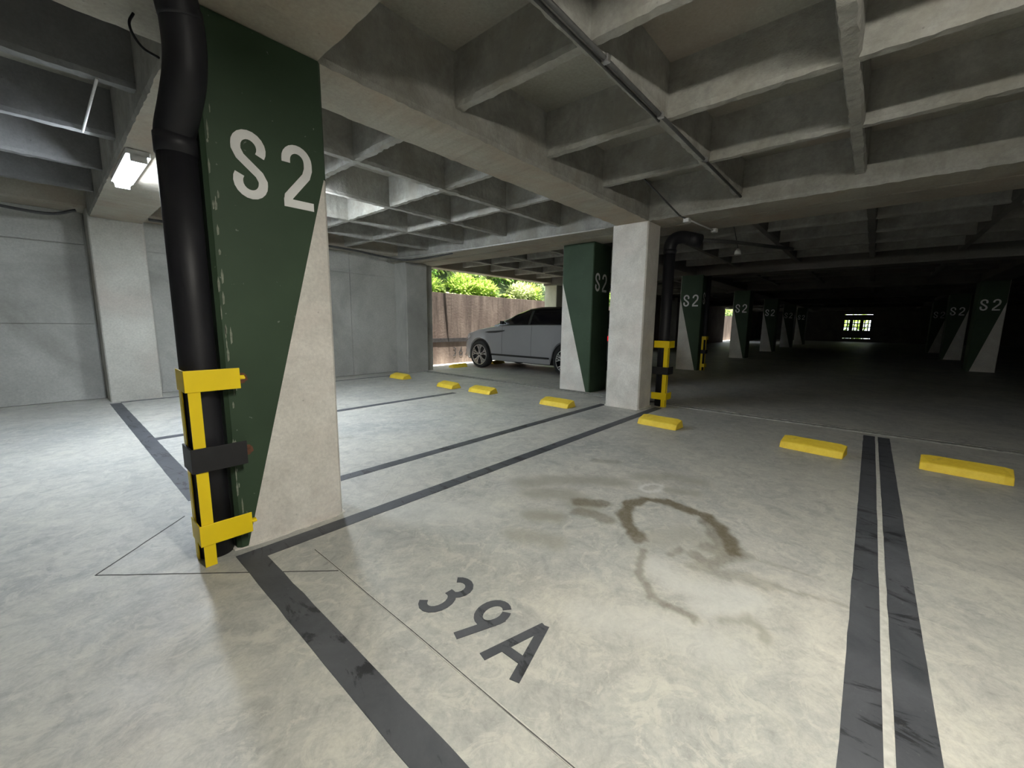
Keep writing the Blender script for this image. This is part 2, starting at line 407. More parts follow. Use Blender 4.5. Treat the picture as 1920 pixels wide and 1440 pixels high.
# this block (x from -9 to 6.5)
RY = [2.31, 3.49, 4.62]                       # ribs running along y, at these x
RX = [-.955, .275, 1.455, 4.20, 5.42, 6.62, 7.80]   # ribs running along x, at these y
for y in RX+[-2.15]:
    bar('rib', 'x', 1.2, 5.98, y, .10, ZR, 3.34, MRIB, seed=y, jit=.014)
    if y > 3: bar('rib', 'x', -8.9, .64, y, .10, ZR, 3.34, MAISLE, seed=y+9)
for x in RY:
    bar('rib', 'y', -12.8, 2.62, x, .09, ZR+.006, 3.34, MRIB, seed=x, jit=.014)
    bar('rib', 'y', 3.10, 8.95, x, .09, ZR+.006, 3.34, MRIB, seed=x+4, jit=.014)
bar('beam', 'x', -8.9, 5.97, 2.86, .52, ZB, 3.34, MRIB, jit=.010, soffit=MBEAM)
bar('beam', 'y', -12.8, 9.5, .925, .61, ZB+.004, 3.34, MRIB, jit=.010, soffit=MBEAM)
bar('beam', 'y', -12.8, 9.5, 6.20, .50, ZB-.004, 3.34, MRIB, jit=.012, soffit=MBEAM)
bar('beam', 'x', -8.9, 6.45, 9.25, .55, ZR-.01, 3.34, MBEAM, jit=.006)
# next block (x beyond 6.5)
XC = [6.80, 12.6, 19.0, 25.3, 31.6, 37.9, 44.2]
bar('beam', 'y', -12.8, 9.5, 6.83, .60, ZB+.006, 3.34, MBEAM, jit=.006)
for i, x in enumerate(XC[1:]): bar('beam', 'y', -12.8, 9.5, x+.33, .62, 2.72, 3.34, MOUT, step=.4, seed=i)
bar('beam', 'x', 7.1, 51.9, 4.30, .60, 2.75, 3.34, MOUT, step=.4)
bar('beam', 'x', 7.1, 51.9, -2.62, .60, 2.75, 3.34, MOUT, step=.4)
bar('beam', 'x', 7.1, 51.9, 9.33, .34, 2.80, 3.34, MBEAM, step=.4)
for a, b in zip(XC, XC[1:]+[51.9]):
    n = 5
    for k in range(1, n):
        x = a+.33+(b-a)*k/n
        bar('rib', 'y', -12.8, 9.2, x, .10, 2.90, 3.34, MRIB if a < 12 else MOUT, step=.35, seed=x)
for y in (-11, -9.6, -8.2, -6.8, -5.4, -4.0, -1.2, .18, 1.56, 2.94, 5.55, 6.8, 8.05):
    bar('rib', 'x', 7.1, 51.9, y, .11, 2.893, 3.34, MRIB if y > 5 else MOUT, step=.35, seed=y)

# ------------------------------------------------------------------ walls
def wall(name, x0, x1, y0, y1, z0, z1, mat, **k):
    return MB().box(x0, x1, y0, y1, z0, z1).build(name, mat, None, kind='structure', **k)
wl = wall('wall_left', -9, 6.80, 9.45, 9.9, 0, 3.34, MWALL)
def panel(x0, x1, z0, z1, y=9.45, d=.012):
    o = MB().box(x0+.004, x1-.004, y-d, y+.02, z0+.004, z1-.004).build('panel', MWALL, wl); return bevel(o, .004, 1)
random.seed(4)
for x0, x1 in ((-9, -6.6), (-6.6, -4.2), (-4.2, -1.8), (-1.8, .575)):
    for z0, z1 in ((0.0, 1.22), (1.22, 2.44), (2.44, 2.92)): panel(x0, x1, z0, z1, 9.45, .012+random.random()*.006+(.03 if z0 > 2 else 0))
for x0, x1 in ((1.23, 2.46), (2.46, 3.69), (3.69, 4.92), (4.92, 6.16)):
    for z0, z1 in ((0.0, 2.44), (2.44, 2.92)): panel(x0, x1, z0, z1, 9.45, .012+random.random()*.008)
def pilaster(x0, x1, y0, mat, y1=9.5, z1=2.92, name='trim_1'):
    o = MB().box(x0, x1, y0, y1, 0, z1, .015).build(name, mat, None, kind='structure'); return o
MPIL = concrete('pilaster_concrete', (.44, .43, .38), (.58, .57, .51), (.40, .31, .26), .35, 1.7, .85, .5)
pilaster(.60, 1.235, 8.93, MPIL, name='trim_1')
pilaster(6.15, 6.80, 8.95, MWALL, name='trim_2')
pilaster(6.86, 7.10, 9.12, MWALL, 9.6, 3.34, name='trim_3')
MLIT = concrete('cream_concrete', (.45, .42, .34), (.58, .55, .46), None, 0, 2, .85, .4)
for i, x in enumerate((12.7, 19.0, 25.3)): pilaster(x, x+.6, 8.95, MLIT, 9.5, 3.34, name='trim_%d' % (4+i))
wall('wall_back', -9.3, -9, -13, 9.9, 0, 3.6, MOUT)
wall('wall_right', -9.3, 52, -13.3, -13, 0, 3.6, MOUT)
MPINK = concrete('pinkish_concrete', (.26, .21, .19), (.38, .32, .29), (.2, .16, .14), .5, 1.2, .85, .4)
wall('wall_middle', 13.35, 16.9, 9.3, 9.5, 0, 3.34, MPINK)  # unseen length added across the slot to hold back daylight
wall('wall_inner', 18.2, 37.3, 9.3, 9.5, 0, 3.34, MPINK)  # near end lengthened to hold back daylight
wall('wall_side', 41.0, 52, 9.3, 9.5, 0, 3.34, MPINK)
# far wall with an opening; thin slits added to stand in for glints
fx, fy0, fy1 = 50.0, .1, 2.1
for n, a in (('wall_far', (fx, fx+.3, -13, fy0, 0, 3.34)), ('wall_end', (fx, fx+.3, fy1, 10.2, 0, 3.34)), ('wall_sill', (fx, fx+.3, fy0, fy1, 0, .30)), ('wall_sill', (fx, fx+.3, fy0, fy1, .335, 1.05)), ('wall_lintel', (fx, fx+.3, fy0, fy1, 2.0, 2.50)), ('wall_lintel', (fx, fx+.3, fy0, fy1, 2.53, 3.34))):
    wall(n, *a, MOUT)
gr = empty('grille', (fx+.05, fy0, 1.05), label='dark barred grille across the bright opening at the far end', cat='grille')
for k in range(9):
    y = (fy1-fy0)*k/8
    MB().box(-.03, .03, y-(.04 if k % 3 else .16), y+(.04 if k % 3 else .10), 0, .95).build('bar', MBLK, gr)
for z in (.30, .64): MB().box(-.03, .03, 0, fy1-fy0, z-.04, z+.04).build('rail', MBLK, gr)
# outer retaining wall with its board-marked pours
ro = wall('wall_outer', 6.0, 52, 10.23, 10.5, 0, 2.23, MRET)
x = 6.9; random.seed(7)
while x < 30:
    wd = 1.22
    o = MB().box(x+.0005, x+wd-.0005, 10.20+random.random()*.004, 10.26, .003, 2.23-.003*random.random()).build('panel', MRET, ro); bevel(o, .002, 1)
    x += wd
wall('wall_corner', 6.80, 6.9, 9.9, 10.5, 0, 2.23, MRET)
# band and number painted on the retaining wall
MWL = plain('faded_wall_paint', (.03, .027, .027), .8, 0, .5, 14)
MB().box(7.0, 11.5, 10.186, 10.2, .70, .82).build('painted_band', MWL, None, label='faded dark stripe painted on the stained wall beside the car', cat='wall marking')
wn = empty('bay_number', (8.70, 10.2, .23), label='faded dark bay number 36A on the stained wall, partly hidden by the car', cat='wall marking')
lettering(('E3', '6', 'A'), .17, .12, .29, .036, lambda u, v, d: (u, -.004-d, v), MWL, wn)

# ------------------------------------------------------------------ columns
def column(x0, x1, y0, y1, z1, label, green=None, group=None):
    """green = (corner y side, fx0 bottom, fx top, z of the slant end, wy bottom, wy top)"""
    cx, cy = (x0+x1)/2, (y0+y1)/2
    r = empty('column', (cx, cy, 0), label=label, cat='column', group=group)
    body = MB().box(x0-cx, x1-cx, y0-cy, y1-cy, 0, z1, .018).build('shaft', MCOL, r)
    return r, cx, cy
def paint_poly(r, pts3, nrm, name='green_paint', mat=None):
    n = len(pts3); nv = Vector(nrm)*.002
    MB().add([Vector(p) for p in pts3]+[Vector(p)+nv for p in pts3], [tuple(range(n)), tuple(range(n, 2*n))]+[(i, (i+1) % n, n+(i+1) % n, n+i) for i in range(n)]).build(name, mat or MGREEN, r)
# near green column
cA, cx, cy = column(.614, 1.235, 2.60, 3.15, 2.80, 'large near concrete column with a green painted wedge and white S2, black pipe on its left')
X = lambda x: x-cx
Y = lambda y: y-cy
paint_poly(cA, [(X(.632), Y(2.60), 0), (X(.662), Y(2.60), 0), (X(1.235-.012), Y(2.60), 2.17), (X(1.217), Y(2.60), 2.80), (X(.632), Y(2.60), 2.80)], (0, -1, 0))
paint_poly(cA, [(X(.614), Y(2.618), 0), (X(.614), Y(2.618), 2.80), (X(.614), Y(3.13), 2.80), (X(.614), Y(3.13), 2.2), (X(.614), Y(2.66), 0)], (-1, 0, 0))
paint_poly(cA, [(X(.632), Y(2.60), 0), (X(.614), Y(2.618), 0), (X(.614), Y(2.618), 2.80), (X(.632), Y(2.60), 2.80)], (-.7, -.7, 0))
paint_poly(cA, [(X(1.217), Y(2.60), 2.15), (X(1.217), Y(2.60), 2.8), (X(1.235), Y(2.618), 2.8), (X(1.235), Y(2.618), 2.15)], (.7, -.7, 0))
lettering('S2', .165, .080, .345, .045, lambda u, v, d: (X(.738+u), Y(2.60-.0025-d), 1.950+v), MLETTER, cA)
mb = MB(); random.seed(21)
for zz in [random.uniform(.1, 2.35) for _ in range(34)]:
    x_ = .633+random.uniform(0, .020)+(.02 if random.random() < .2 else 0); w_, h_ = random.uniform(.002, .006), random.uniform(.008, .05)
    q = [(x_-w_, zz-h_), (x_+w_*.6, zz-h_*.8), (x_+w_, zz+h_*.2), (x_-w_*.2, zz+h_), (x_-w_*1.2, zz+h_*.3)]
    mb.add([(X(u), Y(2.5970), v) for u, v in q], [(0, 1, 2, 3, 4)])
mb.build('paint_chips', MCHIP, cA, kind='stuff')
# rust marks by the guard anchors
for z in (.985, .575):
    mb = MB(); mb.add([(X(.70)+.026*math.cos(t*PI/8)*(1+.25*math.sin(t*3)), Y(2.5970), z+.030*math.sin(t*PI/8)) for t in range(16)], [tuple(range(16))]); mb.build('rust_mark', MRUST, cA)
# mortar foot
ft = MB(); random.seed(3)
pts = []
for k in range(36):
    t = 2*PI*k/36; ux, uy = math.cos(t), math.sin(t); m = max(abs(ux)/.320, abs(uy)/.281); rr = 1/m
    pts.append((ux*rr*(1+random.random()*.06), uy*rr*(1+random.random()*.06)))
ft.prism(pts, 0, .006).build('mortar_foot', MCOL, cA)
# plain mid column
cB, _, _ = column(5.95, 6.40, 2.60, 3.17, 2.80, 'plain pale concrete column in the middle, without paint, beside the second black pipe')
MB().box(-.25, .245, -.305, .30, 0, .012, .03).build('mortar_foot', MCOL, cB)

def green_column(x0, ylo, yhi, xw, z1, side, labels, s2x=True, s2y=True, group=None):
    """side -1: wedge tip on the corner at low y; +1: tip on the corner at high y"""
    cx, cy = x0+xw/2, (ylo+yhi)/2
    r = empty('column', (cx, cy, 0), label=labels, cat='column', group=group)
    MB().box(-xw/2, xw/2, ylo-cy, yhi-cy, 0, z1, .012).build('shaft', MCOL, r)
    h = (yhi-ylo)/2; fx = -xw/2
    tip, far = (-h, h) if side < 0 else (h, -h); s = 1 if side < 0 else -1
    e = .012*s
    paint_poly(r, [(fx, tip+e, 0), (fx, tip+s*.07, 0), (fx, far-e, 2.10), (fx, far-e, z1), (fx, tip+e, z1)], (-1, 0, 0))
    if side < 0:
        paint_poly(r, [(fx+.012, -h, 0), (-fx-.012, -h, 0), (-fx-.012, -h, 2.10), (-fx-.012, -h, z1), (fx+.012, -h, z1)], (0, -1, 0))
        paint_poly(r, [(fx+.012, -h, 0), (fx, -h+.012, 0), (fx, -h+.012, z1), (fx+.012, -h, z1)], (-.7, -.7, 0))
    else:
        paint_poly(r, [(fx+.012, h, 0), (-fx-.012, h, 0), (-fx-.012, h, z1), (fx+.012, h, z1)], (0, 1, 0))
        paint_poly(r, [(fx+.012, h, 0), (fx, h-.012, 0), (fx, h-.012, z1), (fx+.012, h, z1)], (-.7, .7, 0))
    if s2x: lettering('S2', .165, .09, .34, .042, lambda u, v, d: (fx-.003-d, (h-.10 if side < 0 else h-.06)-u, 1.86+v), MLETTER, r)
    if s2y and side < 0: lettering('S2', .17, .09, .34, .042, lambda u, v, d: (fx+.08+u, -h-.003-d, 1.92+v), MLETTER, r)
    return r
green_column(6.80, 3.98, 4.66, .66, 2.80, -1, 'green and concrete column right behind the plain column, S2 on its shaded side', s2x=False)
green_column(12.6, 3.78, 4.40, .66, 2.75, -1, 'dark green S2 column with a yellow pipe guard, first in the row beyond the plain column')
green_column(19.0, 3.86, 4.46, .66, 2.75, -1, 'second dark S2 column in the row beyond the plain column', s2y=False)
green_column(25.3, 3.84, 4.46, .66, 2.75, -1, 'third dark S2 column in the receding row, smaller and dimmer', s2y=False)
green_column(31.6, 3.84, 4.46, .66, 2.75, -1, 'fourth and faintest S2 column in the receding row', s2y=False)
green_column(37.9, 3.84, 4.46, .66, 2.75, -1, 'last barely visible column at the dark end of the row', s2y=False)
green_column(18.9, -2.92, -2.32, .66, 2.75, 1, 'dark S2 column at the far right with a pale slanted foot', s2y=False)
green_column(25.3, -2.92, -2.32, .66, 2.75, 1, 'faint S2 column left of and behind the far right one', s2y=False)
green_column(31.6, -2.92, -2.32, .66, 2.75, 1, 'almost black column behind the two at the far right', s2y=False)

# ------------------------------------------------------------------ drain pipes and yellow guards
def curve_pts(ctrl, n=8):
    P = [Vector(p) for p in ctrl]; out = []
    Q = [P[0]*2-P[1]]+P+[P[-1]*2-P[-2]]
    for i in range(1, len(Q)-2):
        for k in range(n):
            t = k/n; a, b, c, d = Q[i-1], Q[i], Q[i+1], Q[i+2]
            out.append(.5*((2*b)+(c-a)*t+(2*a-5*b+4*c-d)*t*t+(3*b-3*c+d-a)*t**3))
    return out+[P[-1]]
pA = empty('drain_pipe', (.526, 2.675, 0), label='black vertical drain pipe beside the near green column, bending at the beam', cat='pipe')
rel = lambda pts, o: [(p[0]-o[0], p[1]-o[1], p[2]-o[2]) for p in pts]
oA = (.526, 2.675, 0)
MB().tube(rel([(.526, 2.675, 0), (.526, 2.675, .7), (.526, 2.675, 1.4), (.526, 2.675, 2.14)], oA), .082, 28).build('pipe_length', MBLACK, pA, True)
o = MB().tube(rel(curve_pts([(.526, 2.675, 2.12), (.526, 2.67, 2.20), (.54, 2.59, 2.30), (.55, 2.50, 2.40), (.555, 2.47, 2.52), (.545, 2.45, 2.66)]), oA), .083, 28).build('elbow', MBLACK, pA, True)
MB().tube(rel([(.526, 2.675, 2.10), (.526, 2.675, 2.19)], oA), .088, 28).build('collar', MBLACK, pA, True)
MB().tube(rel(curve_pts([(.545, 2.45, 2.62), (.52, 2.43, 2.72), (.46, 2.40, 2.82), (.34, 2.35, 2.92), (.15, 2.28, 2.98)]), oA), .083, 28).build('bend', MBLACK, pA, True)
def guard(cx, cy, label, wr=.235, dl=.17, h=1.05, bands=((.94, 1.05), (.525, .645), (.12, .235)), bar_off=0.0, tab=True, bars2=True):
    """corner of the angle guard at (cx, cy): one wing along +x on the plane y=cy, one along +y on the plane x=cx"""
    g = empty('pipe_guard', (cx, cy, 0), label=label, cat='pipe guard'); t = .006
    for k, (z0, z1) in enumerate(bands):
        mat = MBLK if k == 1 else MYEL; e = .004 if k == 1 else 0
        mb = MB()
        p = [(-t-e, -t-e), (wr+e, -t-e), (wr+e, 0), (0, 0), (0, dl+e), (-t-e, dl+e)]
        o = mb.prism(p, z0-e, z1+e).build('band', mat, g); bevel(o, .002, 2)
        if k == 1: o['label'] = 'black band'
        if tab and k != 1:
            o2 = MB().tube([(wr-.002, -.004, (z0+z1)/2), (wr+.022, -.002, (z0+z1)/2)], .007, 8).box(wr-.002, wr+.02, -.004, .012, (z0+z1)/2-.004, (z0+z1)/2+.014).build('anchor_tab', MYEL, g)
    o = MB().box(.006+bar_off, .058+bar_off, .0005, .006, 0, h-.02).build('upright_bar', MYEL, g)
    if bars2: MB().box(.0005, .006, dl-.055, dl, 0, h-.02).build('upright_bar', MYEL, g)
    return g
guard(.437, 2.525, 'yellow steel pipe guard with a black band at the near green column')
# mid pipe at the far side of the plain column
oB = (6.56, 2.50, 0)
pB = empty('drain_pipe', oB, label='black drain pipe with a large elbow on the right of the plain column', cat='pipe')
MB().tube(rel([(6.56, 2.50, 0), (6.56, 2.50, 1.2), (6.56, 2.50, 2.47)], oB), .085, 24).build('pipe_length', MBLACK, pB, True)
MB().tube(rel(curve_pts([(6.56, 2.50, 2.42), (6.56, 2.50, 2.52), (6.60, 2.46, 2.62), (6.70, 2.37, 2.66), (6.80, 2.27, 2.64)]), oB), .095, 24).build('elbow', MBLACK, pB, True)
MB().tube(rel([(6.56, 2.50, 2.40), (6.56, 2.50, 2.46)], oB), .099, 24).build('collar', MBLACK, pB, True)
MB().tube(rel([(6.76, 2.31, 2.645), (6.90, 2.17, 2.61)], oB), .103, 24).build('collar', MBLACK, pB, True)
MB().tube(rel([(6.86, 2.21, 2.62), (7.5, 1.9, 2.66), (9.5, 1.3, 2.76)], oB), .03, 12).build('run', MDARKCON, pB, True)
gB = empty('pipe_guard', (6.44, 2.37, 0), label='yellow pipe guard with a black band at the plain middle column', cat='pipe guard')
for k, (z0, z1) in enumerate(((.95, 1.06), (.53, .64), (.12, .23))):
    e = .004 if k == 1 else 0
    o = MB().prism([(-.006-e, -.006-e), (.22+e, -.006-e), (.22+e, 0), (0, 0), (0, .235+e), (-.006-e, .235+e)], z0-e, z1+e).build('band', MBLK if k == 1 else MYEL, gB)
    if k == 1: o['label'] = 'black band'
MB().box(.0005, .006, .01, .075, 0, 1.0).build('upright_bar', MYEL, gB)
MB().box(.01, .05, .0005, .006, 0, 1.0).build('upright_bar', MYEL, gB)
guard(12.72, 3.62, 'small yellow and black pipe guard at the dark S2 column behind', .2, .12, 1.0, ((.90, 1.0), (.5, .6), (.1, .2)), tab=False)
pC = empty('drain_pipe', (12.84, 3.70, 0), label='black drain pipe behind the small guard at the dark S2 column', cat='pipe')
MB().tube([(0, 0, 0), (0, 0, 1.3), (0, 0, 2.72)], .065, 16).build('pipe_length', MBLACK, pC, True)

# ------------------------------------------------------------------ wheel stops
def wheel_stop(x, y0, y1, label, tilt=0.0, seed=0, group=None, dx=0):
    L = abs(y0-y1); prof = [(0, 0), (.03, .068), (.045, .076), (.195, .112), (.215, .106), (.265, 0)]
    n = 10; vs = []
    for i in range(n+1):
        v = -L/2+L*i/n; end = .012 if i in (0, n) else 0
        for k, (u, z) in enumerate(prof):
            j = noise.noise(Vector((i*.8+seed*7, k*1.9, seed)))*.004
            vs.append((u+(end if k < 3 else -end)+j, v, max(0, z-(end*.6 if z else 0)+(j if z else 0))))
    m = len(prof)
    fs = [(i*m+k, i*m+(k+1) % m, (i+1)*m+(k+1) % m, (i+1)*m+k) for i in range(n) for k in range(m)]
    fs += [tuple(range(m)), tuple(n*m+k for k in range(m))]
    o = MB().add(vs, fs).build('wheel_stop', MSTOP, None, label=label, cat='wheel stop', group=group)
    o.location = (x, (y0+y1)/2, 0); o.rotation_euler = (0, 0, tilt); bevel(o, .006, 2)
    return o
wheel_stop(5.09, 2.24, 1.72, 'yellow wheel stop in front of the plain middle column', -.06, 1)
wheel_stop(5.14, .64, .09, 'yellow wheel stop just left of the twin dark lines', -.12, 2)
wheel_stop(5.24, -.46, -1.03, 'yellow wheel stop at the far right, beyond the twin lines', -.08, 3)
wheel_stop(5.24, 3.99, 3.44, 'yellow wheel stop left of the plain column and nearest to it', 0, 4)
wheel_stop(5.27, 5.73, 5.17, 'yellow wheel stop right of the back bay line, its end chipped', .02, 5)
wheel_stop(5.23, 6.68, 6.15, 'yellow wheel stop left of the back bay line, below the car', -.08, 6)
wheel_stop(5.31, 8.52, 7.97, 'small yellow wheel stop farthest left, by the back wall', .02, 7)
wheel_stop(7.85, 9.30, 8.76, 'sunlit pale yellow wheel stop at the front tyre of the car', -PI/2, 8).location = (8.07, 9.32, 0)
wheel_stop(9.6, 9.30, 8.76, 'wheel stop in the shade under the front of the car', -PI/2, 9).location = (9.75, 9.32, 0)

# ------------------------------------------------------------------ tube lamps
MTUBE = emit('lamp_glow', (.82, .90, 1.0), LAMP_POWER*1.0)
MTUBE2 = emit('lamp_glow_neutral', (1.0, .965, .87), LAMP_POWER*1.05)
MFILL = emit('added_fill_glow', (.88, .95, 1.0), LAMP_POWER*.9)  # glow of the added fill lamp
def tube_lamp(x, y, z, label, mat, L=1.2):
    r = empty('ceiling_lamp', (x, y, z), label=label, cat='lamp')
    MB().box(-.085, .085, -L/2-.03, L/2+.03, .051, .095, .01).build('housing', MWHITE, r)
    prof = [(-.070, .050), (-.055, .018), (-.035, 0), (.035, 0), (.055, .018), (.070, .050)]
    m = len(prof); vs = [(u, s*L/2, h) for s in (-1, 1) for u, h in prof]
    MB().add(vs, [(k, (k+1) % m, m+(k+1) % m, m+k) for k in range(m)]+[tuple(range(m)), tuple(m+k for k in range(m))]).build('diffuser', mat, r)
    for s in (-1, 1): MB().box(-.06, .06, s*(L/2+.016)-.014, s*(L/2+.016)+.014, -.004, .056, .005).build('end_cap', MWHITE, r)
    return r
tube_lamp(2.31, 5.75, 2.838, 'added unseen fill lamp on the ceiling rib behind the near green column', MFILL, 1.0)  # added out of sight to brighten the back bays
tube_lamp(.73, 5.70, 2.703, 'glowing white tube lamp under the beam at the upper left', MTUBE, 1.10)
tube_lamp(.86, -.50, 2.703, 'tube lamp under the same beam, outside the picture above the camera', MTUBE2, 1.22)

# ------------------------------------------------------------------ conduits, cables, small fittings
def cable(name, pts, r, mat, label, cat='cable', n=6, seg=8, **k):
    return MB().tube(curve_pts(pts, n) if n else pts, r, seg).build(name, mat, None, True, label=label, cat=cat, **k)
cable('conduit', [(.42, 4.16, 2.918), (.415, 4.7, 2.918), (.41, 5.38, 2.918)], .009, MWHITE, 'thin pale conduit crossing the ribs at the upper left', 'conduit', 0)
cable('conduit', [(1.25, 1.40, 2.912), (4.0, 1.412, 2.912), (5.95, 1.42, 2.912)], .014, MDARKCON, 'dark conduit under the long ceiling rib above the bay', 'conduit', 0)
cable('conduit', [(1.25, 1.445, 2.915), (3.3, 1.455, 2.915), (3.42, 1.46, 2.915)], .010, MDARKCON, 'second short dark conduit beside the long one on the rib', 'conduit', 0)
for i, (x, y) in enumerate(((2.45, 1.405), (3.33, 1.41), (4.45, 1.41))):
    MB().box(x-.02, x+.02, y-.022, y+.022, 2.893, 2.932, .004).build('conduit_clip', MSTEEL, None, label='shiny clip on the rib conduit, %s' % ('nearest the top edge', 'middle one', 'farthest toward the middle column')[i], cat='clip')
cable('conduit', [(5.93, 9.1, 2.86), (5.93, 6, 2.80), (5.94, 3.3, 2.79)], .012, MWHITE, 'thin white conduit along the cross beam left of the plain column', 'conduit', 0)
cable('conduit', [(4.72, 2.25, 3.07), (5.3, 2.2, 2.93), (5.92, 2.16, 2.80), (6.1, 2.13, 2.785)], .011, MDARKCON, 'thin dark conduit slanting down to the cross beam by the plain column', 'conduit', 0)
cable('conduit', [(6.1, 2.12, 2.785), (6.6, 2.08, 2.78), (7.0, 2.0, 2.76)], .011, MWHITE, 'pale conduit between two bright fittings under the cross beam', 'conduit', 0)
for x, y, l in ((6.12, 2.12, 'bright metal fitting under the cross beam, nearer one'), (7.0, 2.0, 'bright metal fitting beyond the cross beam, right of the elbow')):
    o = MB().box(x-.05, x+.05, y-.04, y+.04, 2.735, 2.785, .01).build('junction_fitting', MWHITE, None, label=l, cat='fitting')
o = empty('pendant_holder', (8.3, 1.95, 2.62), label='small pale bulb holder hanging from a thin wire beyond the elbow', cat='lamp holder')
MB().tube([(0, 0, -.05), (0, 0, .0), (0, 0, .05)], [.055, .05, .02], 12).build('bulb', MWHITE, o, True)
MB().tube([(0, 0, .05), (-.3, .03, .40), (-.42, .05, .72)], .008, 6).build('wire', MDARKCON, o)
o = empty('hanging_sensor', (7.25, 3.75, 2.42), label='small white cylinder hanging between the green and the plain column', cat='lamp holder')
MB().tube([(0, 0, -.1), (0, 0, .1)], .05, 16).build('body', MWHITE, o, True)
MB().tube([(0, 0, .1), (0, 0, .9)], .012, 8).build('stem', MSTEEL, o)
cable('cable', [(.455, 2.9, 2.79), (.435, 2.9, 2.74), (.445, 2.9, 2.69), (.48, 2.9, 2.645), (.53, 2.86, 2.61)], .006, MBLK, 'thin black cable drooping beside the pipe bend at the upper left')
cable('cable', [(-1.3, 8.95, 2.89), (-.4, 8.93, 2.80), (.2, 8.92, 2.76), (.5, 8.91, 2.86)], .02, MDARKCON, 'dark cable sagging along the top of the left wall')
cable('cable', [(1.3, 8.9, 2.88), (3, 8.88, 2.90), (4.6, 8.87, 2.88), (5.4, 8.85, 2.83), (5.9, 8.6, 2.78), (6.0, 7.9, 2.77), (6.0, 7.0, 2.79)], .022, MDARKCON, 'dark cable along the back wall top, curling onto the cross beam')

# ------------------------------------------------------------------ parked car
MPAINT = plain('silver_car_paint', (.30, .30, .31), .38, .1, .02, 2); MPAINT.node_tree.nodes['Principled BSDF'].inputs['Coat Weight'].default_value = .6
MGLASS = plain('dark_car_glass', (.006, .006, .008), .10, 0, .1, 4, 0, .35)
MRUB = plain('tyre_rubber', (.018, .018, .018), .8, 0, .2, 30, .2)
MTRIM = plain('black_car_trim', (.015, .015, .016), .5, 0, .2, 10)
MRIM = plain('bright_alloy', (.62, .62, .63), .28, .8, .05, 10)
MDRIM = plain('dark_alloy', (.03, .03, .032), .4, .6, .1, 10)
MRED = plain('red_lens', (.5, .01, .015), .2, 0, .1, 10); MRED.node_tree.nodes['Principled BSDF'].inputs['Emission Color'].default_value = (1, .03, .05, 1); MRED.node_tree.nodes['Principled BSDF'].inputs['Emission Strength'].default_value = .25
MLENS = plain('clear_lens', (.5, .5, .52), .08, .5, .1, 10)
def lerp_tab(tab, x):
    if x >= tab[0][0]: return tab[0][1]
    for (a, va), (b, vb) in zip(tab, tab[1:]):
        if b <= x <= a:
            t = (a-x)/(a-b); t = t*t*(3-2*t)*.5+t*.5; return va+(vb-va)*t
    return tab[-1][1]
